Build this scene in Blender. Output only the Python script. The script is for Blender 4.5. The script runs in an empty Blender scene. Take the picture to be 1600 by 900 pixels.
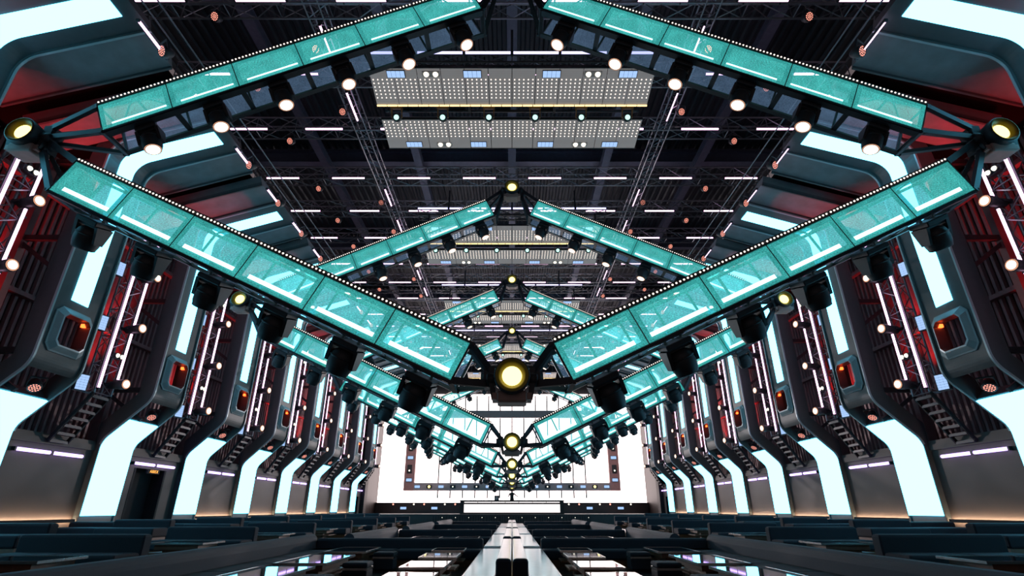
import bpy, math, random
from mathutils import Vector, Matrix
random.seed(7)
S = bpy.context.scene
COL = S.collection
PI = math.pi
F0 = 9.24            # distance of the first diamond frame
FD = 10.0            # spacing of the diamond frames
RB0 = 13.93          # centre of the reference wall rib
RBD = 4.961          # spacing of the ribs
FLOOR = -1.5
ORD = ['first', 'second', 'third', 'fourth', 'fifth', 'sixth', 'seventh', 'eighth', 'ninth', 'tenth',
       'eleventh', 'twelfth', 'thirteenth', 'fourteenth', 'fifteenth', 'sixteenth', 'seventeenth']

# ------------------------------------------------------------------ materials
def new_mat(name):
    m = bpy.data.materials.new(name); m.use_nodes = True
    nt = m.node_tree
    for n in list(nt.nodes): nt.nodes.remove(n)
    out = nt.nodes.new('ShaderNodeOutputMaterial')
    return m, nt, out

def pbr(name, col, rough=.5, metal=0., var=.25, scale=6., bump=0., bscale=60., spec=.5, coat=0.):
    m, nt, out = new_mat(name)
    b = nt.nodes.new('ShaderNodeBsdfPrincipled')
    tc = nt.nodes.new('ShaderNodeTexCoord')
    nz = nt.nodes.new('ShaderNodeTexNoise'); nz.inputs['Scale'].default_value = scale; nz.inputs['Detail'].default_value = 5
    nt.links.new(tc.outputs['Object'], nz.inputs['Vector'])
    mx = nt.nodes.new('ShaderNodeMix'); mx.data_type = 'RGBA'
    mx.inputs[6].default_value = [c*(1-var) for c in col]+[1]
    mx.inputs[7].default_value = [min(1, c*(1+var)) for c in col]+[1]
    nt.links.new(nz.outputs['Fac'], mx.inputs[0])
    nt.links.new(mx.outputs[2], b.inputs['Base Color'])
    b.inputs['Roughness'].default_value = rough; b.inputs['Metallic'].default_value = metal
    b.inputs['Specular IOR Level'].default_value = spec
    b.inputs['Coat Weight'].default_value = coat
    if bump:
        n2 = nt.nodes.new('ShaderNodeTexNoise'); n2.inputs['Scale'].default_value = bscale
        nt.links.new(tc.outputs['Object'], n2.inputs['Vector'])
        bp = nt.nodes.new('ShaderNodeBump'); bp.inputs['Strength'].default_value = bump; bp.inputs['Distance'].default_value = .02
        nt.links.new(n2.outputs['Fac'], bp.inputs['Height']); nt.links.new(bp.outputs['Normal'], b.inputs['Normal'])
    nt.links.new(b.outputs[0], out.inputs[0])
    return m

def emit(name, col, strength=1., sample=True):
    m, nt, out = new_mat(name)
    e = nt.nodes.new('ShaderNodeEmission'); e.inputs[0].default_value = list(col)+[1]; e.inputs[1].default_value = strength
    nt.links.new(e.outputs[0], out.inputs[0])
    if not sample: m.cycles.emission_sampling = 'NONE'
    return m

def mesh_led(name, ecol, tint, estr=1., clear=1., scale=70.):
    """see-through LED mesh: a fine glowing grid one can look through"""
    m, nt, out = new_mat(name)
    tc = nt.nodes.new('ShaderNodeTexCoord')
    nz = nt.nodes.new('ShaderNodeTexNoise'); nz.inputs['Scale'].default_value = scale; nz.inputs['Detail'].default_value = 2
    mp = nt.nodes.new('ShaderNodeMapping'); mp.inputs['Scale'].default_value = (1, 1, 2.2)
    nt.links.new(tc.outputs['Object'], mp.inputs[0]); nt.links.new(mp.outputs[0], nz.inputs['Vector'])
    n2 = nt.nodes.new('ShaderNodeTexNoise'); n2.inputs['Scale'].default_value = 2.5
    nt.links.new(tc.outputs['Object'], n2.inputs['Vector'])
    mr = nt.nodes.new('ShaderNodeMapRange'); mr.inputs[1].default_value = .3; mr.inputs[2].default_value = .7
    mr.inputs[3].default_value = .5*estr; mr.inputs[4].default_value = 1.6*estr
    nt.links.new(nz.outputs['Fac'], mr.inputs[0])
    mr2 = nt.nodes.new('ShaderNodeMapRange'); mr2.inputs[1].default_value = .3; mr2.inputs[2].default_value = .7
    mr2.inputs[3].default_value = .85; mr2.inputs[4].default_value = 1.15
    nt.links.new(n2.outputs['Fac'], mr2.inputs[0])
    mu = nt.nodes.new('ShaderNodeMath'); mu.operation = 'MULTIPLY'
    nt.links.new(mr.outputs[0], mu.inputs[0]); nt.links.new(mr2.outputs[0], mu.inputs[1])
    e = nt.nodes.new('ShaderNodeEmission'); e.inputs[0].default_value = list(ecol)+[1]
    nt.links.new(mu.outputs[0], e.inputs[1])
    t = nt.nodes.new('ShaderNodeBsdfTransparent'); t.inputs[0].default_value = [c*clear for c in tint]+[1]
    a = nt.nodes.new('ShaderNodeAddShader')
    nt.links.new(e.outputs[0], a.inputs[0]); nt.links.new(t.outputs[0], a.inputs[1])
    nt.links.new(a.outputs[0], out.inputs[0])
    m.cycles.emission_sampling = 'NONE'
    return m

def perforated(name):
    """grey perforated sheet: a fine weave of metal and holes"""
    m, nt, out = new_mat(name)
    tc = nt.nodes.new('ShaderNodeTexCoord')
    wv = nt.nodes.new('ShaderNodeTexWave'); wv.inputs['Scale'].default_value = 9; wv.bands_direction = 'Y'
    nt.links.new(tc.outputs['Object'], wv.inputs['Vector'])
    mx = nt.nodes.new('ShaderNodeMix'); mx.data_type = 'RGBA'
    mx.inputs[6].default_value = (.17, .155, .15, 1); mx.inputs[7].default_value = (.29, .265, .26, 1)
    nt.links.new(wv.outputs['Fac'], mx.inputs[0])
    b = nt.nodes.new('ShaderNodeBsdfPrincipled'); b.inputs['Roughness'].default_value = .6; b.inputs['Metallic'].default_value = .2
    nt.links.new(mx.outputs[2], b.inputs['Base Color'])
    e = nt.nodes.new('ShaderNodeEmission'); e.inputs[1].default_value = .62  # glow added to the sheet's own grey
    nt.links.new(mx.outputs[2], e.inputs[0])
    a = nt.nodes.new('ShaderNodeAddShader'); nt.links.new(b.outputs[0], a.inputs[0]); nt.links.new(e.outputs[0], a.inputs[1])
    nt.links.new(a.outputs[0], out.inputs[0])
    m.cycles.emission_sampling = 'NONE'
    return m

M = {}
M['metal'] = pbr('dark_truss_metal', (.035, .038, .045), .45, .5)
M['trussgrey'] = pbr('grey_truss_metal', (.26, .26, .30), .4, .6)
M['black'] = pbr('black_plastic', (.024, .028, .033), .5, .1, bump=.15, bscale=90)
M['rib'] = pbr('rib_painted_steel', (.062, .078, .084), .5, .15, var=.15, bump=.1, bscale=120)
M['rimlit'] = pbr('rim_lit_edge', (.34, .44, .47), .4, .3, var=.1)  # rim light from the strips, put into a lighter edge colour
M['bezel'] = pbr('bezel_grey', (.30, .38, .40), .5, .1, var=.12, bump=.15, bscale=140)
M['wing'] = pbr('soffit_felt', (.16, .19, .205), .75, 0, var=.35, scale=2.2, bump=.25, bscale=110)
M['dark'] = pbr('matt_black', (.008, .008, .01), .8)
M['corr'] = pbr('corrugated_sheet', (.15, .10, .11), .5, .35, var=.3, scale=3)
M['wallpanel'] = pbr('wall_panel_grey', (.072, .060, .057), .6, .1, var=.12, scale=1.2)
M['roof'] = pbr('roof_sheet', (.018, .024, .034), .55, .3)
M['beam'] = pbr('roof_beam_blue_grey', (.11, .12, .18), .5, .3)
M['fabric'] = pbr('navy_fabric', (.0065, .008, .016), .8, 0, var=.35, scale=40, bump=.3, bscale=150)
M['fabriclight'] = pbr('slate_fabric', (.021, .021, .032), .7, 0, var=.35, scale=60, bump=.3, bscale=150)
M['gloss'] = pbr('black_gloss_top', (.012, .010, .010), .035, 0, spec=.9, coat=1.)
M['wood'] = pbr('dark_walnut', (.15, .055, .022), .4, 0, var=.4, scale=12)
M['edge'] = pbr('steel_edge', (.45, .42, .40), .25, .9)
M['floor'] = pbr('dark_floor', (.022, .018, .018), .28, 0, var=.4, scale=3)
M['aisle'] = pbr('pale_laminate', (.85, .74, .72), .15, 0, var=.06, scale=5, spec=1.)
M['stage'] = pbr('stage_black', (.03, .02, .02), .5, .1)
M['skin'] = pbr('skin', (.28, .15, .10), .6)
M['shirt'] = pbr('black_shirt', (.02, .018, .018), .8)
M['brownframe'] = pbr('brown_metal_frame', (.022, .012, .011), .5, .3)
M['greyframe'] = pbr('grey_frame', (.34, .30, .30), .5, .1)
M['portal'] = pbr('mauve_brown_frame', (.36, .20, .19), .6, .0)
M['amberlit'] = pbr('amber_lit_housing', (.16, .08, .02), .5, .3)  # amber light on the housing, painted into its base colour
M['cyan'] = emit('cyan_white_led', (.84, 4.1, 5.9), 1.0)
M['bar'] = emit('white_bar', (1.5, 2.0, 2.0), 1.0, False)
M['bulb'] = emit('warm_bulb', (2.2, 1.9, 1.65), 1.0, False)
M['pink'] = emit('pink_white_tube', (3.4, 2.0, 3.0), 1.0)
M['violet'] = emit('violet_white_tube', (2.2, 1.45, 4.2), 1.0)
M['bluetube'] = emit('blue_white_tube', (1.25, 1.2, 2.2), 1.0)
M['lens'] = emit('warm_lens', (2.0, 1.85, 1.5), 1.0, False)
M['lensrim'] = emit('peach_rim', (.75, .36, .22), 1.0, False)
M['yellow'] = emit('yellow_lens', (3.4, 2.8, .78), 1.0)
M['yellowrim'] = pbr('yellow_lit_rim', (.22, .17, .02), .35, .3)  # yellow glow around the lens, painted into the rim colour
M['redglow'] = emit('red_par_glow', (.55, .06, .04), 1.0, False)
M['reddot'] = emit('red_par_dot', (2.2, .75, .55), 1.0, False)
M['orange'] = emit('orange_recess', (9., .6, .10), 1.0)
M['blue'] = emit('pale_blue_led', (.42, .64, 1.05), 1.0, False)
M['teal_lens'] = emit('mint_lens', (.8, 1.5, 1.3), 1.0, False)
M['amber'] = emit('amber_strip', (2.0, 1.45, .62), 1.0)
M['warm'] = emit('warm_cove', (48., 31., 19.), 1.0)
M['screen'] = emit('white_led_wall', (3.8, 3.2, 3.15), 1.0)
M['booth'] = emit('booth_white_led', (1.3, 1.2, 1.18), 1.0)
M['lampbox'] = pbr('brown_grey_box', (.34, .22, .19), .5, .1)
M['void'] = pbr('gap_shade_black', (.0025, .0025, .003), .9, spec=.1)  # near-black holding the shade between the wings
M['sign'] = emit('amber_sign', (1.8, .75, .15), 1.0, False)
M['led'] = mesh_led('teal_led_mesh', (.050, .400, .375), (.88, .97, .97), scale=28.)
M['ledrim'] = mesh_led('teal_led_rim', (.036, .315, .30), (.012, .06, .06), scale=28.)
M['rear'] = mesh_led('blue_grey_mesh', (.024, .042, .068), (.72, .75, .80), scale=30.)
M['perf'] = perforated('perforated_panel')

# ------------------------------------------------------------------ mesh builder
class MB:
    def __init__(s): s.v = []; s.f = []; s.mi = []; s.sm = []
    def add(s, vs, fs, mi=0, sm=False):
        o = len(s.v); s.v += [tuple(v) for v in vs]
        for f in fs: s.f.append([i+o for i in f]); s.mi.append(mi); s.sm.append(sm)
    def hexa(s, p, mi=0):   # 8 points: bottom 4, top 4
        s.add(p, [(3, 2, 1, 0), (4, 5, 6, 7), (0, 1, 5, 4), (1, 2, 6, 5), (2, 3, 7, 6), (3, 0, 4, 7)], mi)
    def box(s, x0, x1, y0, y1, z0, z1, mi=0, bev=0.):
        if bev > 0:
            b = min(bev, .49*min(x1-x0, y1-y0, z1-z0))
            n = 3; ring = []
            # rounded in x/z outline and y edges: stack of chamfered rings along z
            def rect(i, z):
                a, c, d, e = x0+i, x1-i, y0+i, y1-i
                k = b*.5
                return [(a+k, d, z), (c-k, d, z), (c, d+k, z), (c, e-k, z), (c-k, e, z), (a+k, e, z), (a, e-k, z), (a, d+k, z)]
            lv = [(b, z0), (b*.3, z0+b*.3), (0, z0+b), (0, z1-b), (b*.3, z1-b*.3), (b, z1)]
            vs = []
            for i, z in lv: vs += rect(i, z)
            fs = [tuple(range(7, -1, -1)), tuple(range(40, 48))]
            for r in range(5):
                for k in range(8): fs.append((r*8+k, r*8+(k+1) % 8, r*8+8+(k+1) % 8, r*8+8+k))
            s.add(vs, fs, mi, False); return
        s.hexa([(x0, y0, z0), (x1, y0, z0), (x1, y1, z0), (x0, y1, z0), (x0, y0, z1), (x1, y0, z1), (x1, y1, z1), (x0, y1, z1)], mi)
    def beam(s, p, q, w, h=None, mi=0, up=(0, 0, 1)):
        h = h or w; p = Vector(p); q = Vector(q); d = (q-p).normalized(); u = Vector(up)
        if abs(d.dot(u)) > .98: u = Vector((0, 1, 0))
        a = d.cross(u).normalized()*w/2; b = a.cross(d).normalized()*h/2
        s.hexa([p-a-b, p+a-b, q+a-b, q-a-b, p-a+b, p+a+b, q+a+b, q-a+b], mi)
    def lathe(s, prof, o=(0, 0, 0), ax=(0, 0, 1), n=16, mi=0, sm=True, mis=None, cap=True):
        """prof: list of (t, r) along the axis"""
        o = Vector(o); ax = Vector(ax).normalized()
        t = Vector((1, 0, 0)) if abs(ax.x) < .9 else Vector((0, 1, 0))
        u = ax.cross(t).normalized(); w = ax.cross(u)
        base = len(s.v)
        for (t_, r) in prof:
            for k in range(n):
                a = 2*PI*k/n; s.v.append(tuple(o+ax*t_+(u*math.cos(a)+w*math.sin(a))*r))
        for i in range(len(prof)-1):
            for k in range(n):
                s.f.append([base+i*n+k, base+i*n+(k+1) % n, base+(i+1)*n+(k+1) % n, base+(i+1)*n+k])
                s.mi.append(mis[i] if mis else mi); s.sm.append(sm)
        if cap:
            s.f.append([base+k for k in range(n)][::-1]); s.mi.append(mis[0] if mis else mi); s.sm.append(False)
            e = base+(len(prof)-1)*n
            s.f.append([e+k for k in range(n)]); s.mi.append(mis[-1] if mis else mi); s.sm.append(False)
    def tube(s, p, q, r, n=6, mi=0):
        p = Vector(p); q = Vector(q); L = (q-p).length
        s.lathe([(0, r), (L, r)], p, q-p, n, mi, n > 6)
    def disc(s, o, ax, r, n=8, mi=0):
        o = Vector(o); ax = Vector(ax).normalized(); t = Vector((1, 0, 0)) if abs(ax.x) < .9 else Vector((0, 1, 0))
        u = ax.cross(t).normalized(); w = ax.cross(u)
        s.add([o+(u*math.cos(2*PI*k/n)+w*math.sin(2*PI*k/n))*r for k in range(n)], [tuple(range(n))], mi)
    def dome(s, o, ax, r, n=8, mi=0):
        s.lathe([(0, r), (r*.55, r*.8), (r*.85, r*.3)], o, ax, n, mi, True)
    def sweep(s, prof, y0, y1, t, off=0., mi=0):
        """solid ribbon: follows an (x,z) outline, spans y0..y1, thickness t on its left side, shifted by off to its right"""
        n = len(prof); P = [Vector((a, b)) for a, b in prof]; N = []
        for i in range(n):
            d = (P[min(i+1, n-1)]-P[max(i-1, 0)]).normalized(); N.append(Vector((-d.y, d.x)))
        vs = []
        for i in range(n):
            a = P[i]-N[i]*off; b = a+N[i]*t
            vs += [(a.x, y0, a.y), (a.x, y1, a.y), (b.x, y1, b.y), (b.x, y0, b.y)]
        fs = [(0, 1, 2, 3), tuple(4*(n-1)+k for k in (3, 2, 1, 0))]
        for i in range(n-1):
            for k in range(4): fs.append((4*i+k, 4*i+4+k, 4*i+4+(k+1) % 4, 4*i+(k+1) % 4))
        s.add(vs, fs, mi)
    def truss(s, p, q, w, h, step, r=.025, up=(0, 0, 1), n=4, mi=0, faces=(0, 1, 2, 3)):
        """box truss: four chords and zigzag lacing; p,q are on its near lower chord, w sideways, h along up"""
        p = Vector(p); q = Vector(q); d = (q-p).normalized(); u = Vector(up); a = d.cross(u).normalized()*w; b = u*h
        C = [Vector((0, 0, 0)), a, a+b, b]
        for c in C: s.tube(p+c, q+c, r*1.25, n+1, mi)
        N = max(1, round((q-p).length/step))
        for i in range(N):
            x0 = p+(q-p)*(i/N); x1 = p+(q-p)*((i+1)/N)
            for k in faces:
                c0, c1 = C[k], C[(k+1) % 4]
                if i % 2: c0, c1 = c1, c0
                s.tube(x0+c0, x1+c1, r*.7, 3, mi)
                if i % 2 == 0: s.tube(x0+C[k], x0+C[(k+1) % 4], r*.7, 3, mi)
        for k in range(4): s.tube(q+C[k], q+C[(k+1) % 4], r*.7, 3, mi)
    def build(s, name, mats, parent=None):
        me = bpy.data.meshes.new(name); me.from_pydata(s.v, [], s.f)
        mats = mats if isinstance(mats, (list, tuple)) else [mats]
        for m in mats: me.materials.append(M[m])
        me.polygons.foreach_set('material_index', s.mi); me.polygons.foreach_set('use_smooth', s.sm)
        me.validate(); me.update()
        o = bpy.data.objects.new(name, me); COL.objects.link(o)
        if parent: o.parent = parent
        return o

def tag(o, label, cat, group=None, kind=None):
    o['label'] = label; o['category'] = cat
    if group: o['group'] = group
    if kind: o['kind'] = kind
    return o
def struct(o, label=None):
    o['kind'] = 'structure'
    if label: o['label'] = label
    return o
def empty(name, loc=(0, 0, 0)):
    o = bpy.data.objects.new(name, None); COL.objects.link(o); o.location = loc; o.empty_display_size = .2
    return o
KIDS = {}
def kids(o):
    if o.name not in KIDS: KIDS[o.name] = list(o.children)
    return KIDS[o.name]
def copy_tree(o, parent=None):
    c = o.copy(); COL.objects.link(c)
    if parent: c.parent = parent
    for ch in kids(o): copy_tree(ch, c)
    return c
USED = set()
def place(proto, loc, label, cat, group, rot=(0, 0, 0), scale=(1, 1, 1)):
    if proto.name in USED: o = copy_tree(proto)
    else:
        kids(proto)
        for c in kids(proto): kids(c)
        USED.add(proto.name); o = proto
    o.location = loc; o.rotation_euler = rot; o.scale = scale
    tag(o, label, cat, group)
    return o
SIDES = ((-1, 'left'), (1, 'right'))

# ------------------------------------------------------------------ room shell
b = MB(); b.box(-15.4, 15.4, -9, 63, FLOOR-.2, FLOOR); struct(b.build('floor', 'floor'), 'dark polished hall floor')
for sx, side in SIDES:
    b = MB()
    xs = sorted((sx*6.5, sx*15.4)); b.box(xs[0], xs[1], -9, 51, FLOOR, FLOOR+.25)
    xs = sorted((sx*10.4, sx*15.4)); b.box(xs[0], xs[1], -9, 51, FLOOR+.25, FLOOR+.55)
    struct(b.build('floor_tier_'+side, 'floor'), 'raised seating tier along the %s wall' % side)
    # corrugated outer wall
    b = MB(); y = -9.; vs = []; pat = [(0, 0), (.07, 0), (.11, .08), (.21, .08), (.25, 0)]
    line = []
    while y < 63:
        for dy, dx in pat[:-1]: line.append((y+dy, dx))
        y += .25
    for (yy, dx) in line: vs += [(sx*(15.25-dx), yy, FLOOR), (sx*(15.25-dx), yy, 16.8)]
    n = len(line); b.add(vs, [(2*i, 2*i+1, 2*i+3, 2*i+2) if sx < 0 else (2*i+1, 2*i, 2*i+2, 2*i+3) for i in range(n-1)])
    xs = sorted((sx*15.25, sx*15.4)); b.box(xs[0], xs[1], -9, 63, FLOOR, 16.8)
    for z in (6.0, 9.4, 12.6):
        xs = sorted((sx*14.95, sx*15.16)); b.box(xs[0], xs[1], -9, 63, z, z+.14)
    struct(b.build('wall_'+side, 'corr'), 'corrugated %s side wall' % side)
    # lower flush wall with a doorway
    b = MB(); X = 14.03
    def wallbox(y0, y1, z0, z1, t=.12):
        xs = sorted((sx*X, sx*(X+t))); b.box(xs[0], xs[1], y0, y1, z0, z1)
    doors = [(49.9, 50.9, 1.05)] + ([(20.35, 22.15, 1.42)] if sx < 0 else [])
    ycur = -9.
    for (d0, d1, dz) in sorted(doors):
        wallbox(ycur, d0, FLOOR+.55, 1.98); wallbox(d0, d1, dz, 1.98); ycur = d1
    wallbox(ycur, 51.6, FLOOR+.55, 1.98)
    xs = sorted((sx*14.0, sx*15.2)); b.box(xs[0], xs[1], -9, 51.6, 1.98, 2.10)
    xs = sorted((sx*(X-.03), sx*X)); 
    struct(b.build('wall_lower_'+side, 'wallpanel'), 'grey lower wall panelling on the %s' % side)
    b = MB(); xs = sorted((sx*13.97, sx*14.03)); b.box(xs[0], xs[1], -9, 51.6, 1.80, 1.98)
    struct(b.build('trim_'+side, 'wallpanel'), 'pale band along the top of the %s lower wall' % side)
    b = MB(); xs = sorted((sx*13.90, sx*14.03)); b.box(xs[0], xs[1], -9, 49.8, FLOOR+.55, FLOOR+.95)
    struct(b.build('baseboard_'+side, 'dark'))
    # proscenium return beside the stage
    b = MB(); xs = sorted((sx*13.7, sx*15.3)); b.box(xs[0], xs[1], 51.7, 52.6, FLOOR, 14)
    xs = sorted((sx*14.9, sx*15.3)); b.box(xs[0], xs[1], 52.6, 62, FLOOR, 14)
    struct(b.build('wall_stage_'+side, 'brownframe'), 'dark brown return wall beside the stage, %s' % side)
    for i, (d0, d1, dz) in enumerate(doors):
        b = MB(); xs = sorted((sx*14.5, sx*14.55)); b.box(xs[0], xs[1], d0-.3, d1+.3, FLOOR+.55, dz+.2)
        for yy in (d0, d1):
            xs = sorted((sx*14.02, sx*14.5)); b.box(xs[0], xs[1], yy-.05, yy+.05, FLOOR+.55, dz)
        struct(b.build('door_%d' % (1+i+(2 if sx > 0 else 0)), 'dark'), 'black doorway in the %s wall' % side)
b = MB(); b.box(-15.4, 15.4, 62, 62.3, FLOOR, 18); struct(b.build('wall_far', 'dark'), 'dark wall behind the stage screen')
# roof: corrugated deck
b = MB(); x = -15.4; line = []
while x < 15.4:
    for dx, dz in ((0, 0), (.14, 0), (.2, .09), (.34, .09)): line.append((x+dx, dz))
    x += .40
vs = []
for (xx, dz) in line: vs += [(xx, -9, 18.4+dz), (xx, 63, 18.4+dz)]
b.add(vs, [(2*i, 2*i+2, 2*i+3, 2*i+1) for i in range(len(line)-1)])
b.box(-15.4, 15.4, -9, 63, 18.5, 18.7)
struct(b.build('ceiling', 'roof'), 'dark corrugated roof deck')
for i, x in enumerate((-10, -5, 0, 5, 10)):
    b = MB(); b.box(x-.2, x+.2, -9, 62, 16.98, 17.02); b.box(x-.2, x+.2, -9, 62, 17.36, 17.4); b.box(x-.03, x+.03, -9, 62, 17.0, 17.4)
    struct(b.build('trim_roof_beam_%d' % (i+1), 'beam'))
for i in range(6):
    y = 3.4+10*i
    b = MB(); b.box(-15.2, 15.2, y-.2, y+.2, 17.42, 17.46); b.box(-15.2, 15.2, y-.2, y+.2, 18.1, 18.14); b.box(-15.2, 15.2, y-.03, y+.03, 17.44, 18.4)
    struct(b.build('trim_roof_girder_%d' % (i+1), 'beam'))

for sx, side in SIDES:
    b = MB(); b.hexa([(sx*15.25, -9, 10.42), (sx*10.3, -9, 12.0), (sx*10.3, 51.7, 12.0), (sx*15.25, 51.7, 10.42), (sx*15.25, -9, 10.52), (sx*10.3, -9, 12.1), (sx*10.3, 51.7, 12.1), (sx*15.25, 51.7, 10.52)])  # added sheet: darkens the gaps, keeps red spill off the roof
    struct(b.build('ceiling_shade_sheet_'+side, 'void'), 'added black sheet shading the gaps above the %s ribs' % side)

# ------------------------------------------------------------------ wall ribs
def fillet(pts, rads, n=7):
    out = [pts[0]]
    for i in range(1, len(pts)-1):
        p0, p, p1 = (Vector(q) for q in pts[i-1:i+2]); r = rads[i-1]
        a = (p0-p).normalized(); c = (p1-p).normalized()
        th = a.angle(c); L = r/math.tan(th/2)
        cen = p+(a+c).normalized()*(r/math.sin(th/2))
        s0 = p+a*L; s1 = p+c*L
        v0 = s0-cen; v1 = s1-cen; ang = v0.angle(v1)
        for k in range(n+1):
            t = k/n; v = (v0*math.sin((1-t)*ang)+v1*math.sin(t*ang))/math.sin(ang)
            out.append(tuple(cen+v))
    out.append(pts[-1]); return out
RP = fillet([(-13.85, FLOOR+.55), (-13.85, 2.13), (-12.48, 3.50), (-12.48, 10.53), (-9.45, 11.50)], [.55, .75, .6])
def cut(prof, s0=None, s1=None, key=1):
    """part of the outline between two heights"""
    out = []
    for i in range(len(prof)-1):
        a, c = Vector(prof[i]), Vector(prof[i+1])
        lo = a.y if s0 is None else max(a.y, s0); hi = c.y if s1 is None else min(c.y, s1)
        if hi < lo: continue
        for z in (lo, hi):
            t = (z-a.y)/(c.y-a.y) if c.y != a.y else 0
            p = tuple(a+(c-a)*t)
            if not out or (Vector(out[-1])-Vector(p)).length > 1e-5: out.append(p)
    return out
def make_rib():
    root = empty('portal_rib')
    W = .84
    b = MB()
    for y0, y1 in ((-W, -W+.07), (W-.07, W)):
        b.sweep(RP, y0, y1, .55, 0.0, 0)
    b.sweep(cut(RP, None, 2.84), -W+.07, W-.07, .3, -.04)
    b.sweep(cut(RP, 3.42, 3.86), -W+.07, W-.07, .3, -.04)
    b.sweep(cut(RP, 5.28, None), -W+.07, W-.07, .3, -.04)
    # plate around the octagonal window
    def octa(hy, hz, c, x, cz=4.57):
        return [(x, -hy, cz-hz+c), (x, -hy+c, cz-hz), (x, hy-c, cz-hz), (x, hy, cz-hz+c), (x, hy, cz+hz-c), (x, hy-c, cz+hz), (x, -hy+c, cz+hz), (x, -hy, cz+hz-c)]
    xf = -12.52
    hy, hz = W-.07, .71
    O = octa(.655, .64, .17, xf); R = octa(hy, hz, .17, xf)
    C = [(xf, -hy, 4.57-hz), (xf, hy, 4.57-hz), (xf, hy, 4.57+hz), (xf, -hy, 4.57+hz)]
    b.add(O+R+C, [(1, 2, 10, 9), (3, 4, 12, 11), (5, 6, 14, 13), (7, 0, 8, 15), (0, 1, 9, 16, 8), (2, 3, 11, 17, 10), (4, 5, 13, 18, 12), (6, 7, 15, 19, 14)])
    b.box(xf-.3, xf-.001, -hy, -.655, 3.86, 5.28); b.box(xf-.3, xf-.001, .655, hy, 3.86, 5.28)
    body = b.build('rib_body', 'rib', root)
    # thin pale strips standing in for rim light along both front edges
    for y in (-W-.012, W-.028):
        b = MB(); b.sweep(cut(RP, 2.0, None), y-.01, y+.045, .06, .016); b.build('bright_edge', 'rimlit', root)
    b = MB(); O2 = octa(.655, .64, .17, xf+.03); O1 = octa(.615, .60, .155, xf+.05); I2 = octa(.505, .48, .13, -12.365); I1 = octa(.467, .44, .12, -12.355); I0 = octa(.467, .44, .12, -12.40); B = octa(.467, .44, .12, -12.68)
    O0 = octa(.655, .64, .17, xf)
    L = [O0, O2, O1, I2, I1, B]; vs = sum(L, []); fs = []; 
    for r in range(5):
        for k in range(8): fs.append((r*8+k, r*8+(k+1) % 8, r*8+8+(k+1) % 8, r*8+8+k))
    b.add(vs, fs[:8], 2); b.add(vs, fs[8:24]); b.add(vs, fs[24:32], 2); b.add(vs, fs[32:], 1)
    win = b.build('window_bezel', ['bezel', 'rib', 'rimlit'], root)
    b = MB(); b.box(-12.60, -12.50, .38, .466, 4.88, 4.98); b.build('recess_lamp', 'orange', win)
    b = MB(); b.sweep(cut(RP, -.2, 2.82), -.80, .80, .03, .012); lp = b.build('lower_light_panel', 'cyan', root); lp['label'] = 'glowing white lower panel'
    b = MB(); b.sweep(cut(RP, 5.465, 11.385), -.305, .305, .03, -.02); lp = b.build('upper_light_strip', 'cyan', root); lp['label'] = 'glowing white upper strip'
    # soffit wings beside the upper arm
    wp = [(-14.1, 10.155), (-9.68, 11.575)]
    for y0, y1 in ((-2.1, -W-.01), (W+.01, 2.1)):
        b = MB(); b.sweep(wp, y0, y1, .38, 0.)
        b.beam((-14.0, y0+.03 if y0 < 0 else y1-.03, 10.187), (-9.68, y0+.03 if y0 < 0 else y1-.03, 11.575), .06, .16, 1)
        b.build('soffit_wing', ['wing', 'rib'], root)
    # rear column with struts
    b = MB(); b.box(-14.35, -14.05, -.86, -.66, FLOOR+.55, 10.0); b.build('rear_column', 'corr', root)
    for z in (3.85, 7.2, 9.85):
        b = MB(); b.box(-14.2, -12.9, -.83, -.70, z-.08, z+.08); b.beam((-14.2, -.76, z-.1), (-12.95, -.5, z-1.0), .1, .12); b.build('rear_strut', 'metal', root)
    return root
rib = make_rib()
# par lamp (nineteen small red diodes in a round can), facing -y
def make_par():
    root = empty('par_lamp')
    b = MB(); b.lathe([(-.02, .15), (-.02, .165), (0, .17), (.12, .165), (.24, .12), (.3, .06)], (0, 0, 0), (0, 1, 0), 12); b.build('lamp_can', 'black', root)
    b = MB(); b.disc((0, -.012, 0), (0, -1, 0), .15, 12, 0)
    pts = [(0, 0)]+[(.058*math.cos(k*PI/3), .058*math.sin(k*PI/3)) for k in range(6)]+[(.115*math.cos(k*PI/6), .115*math.sin(k*PI/6)) for k in range(12)]
    for x, z in pts: b.disc((x, -.02, z), (0, -1, 0), .022, 6, 1)
    b.build('lens', ['redglow', 'reddot'], root)
    b = MB()
    for s in (-1, 1): b.beam((s*.185, .06, 0), (s*.185, .10, .28), .02, .05)
    b.beam((-.185, .10, .28), (.185, .10, .28), .05, .02); b.build('yoke', 'black', root)
    return root
par = make_par()
NR = range(-1, 8)
for n in NR:
    for sx, side in SIDES:
        y = RB0+RBD*n; o_ = ORD[n+1] 
        place(rib, (0, y, 0), 'grey portal rib with white light strips, %s from the camera along the %s wall' % (o_, side), 'wall rib', 'portal ribs along the side walls', scale=(-sx, 1, 1))
        place(par, (sx*12.98, y+.05, 3.04), 'round red lamp in the elbow of the %s rib on the %s wall' % (o_, side), 'stage light', 'red lamps in the rib elbows', rot=(.9, 0, -sx*.95))

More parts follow.
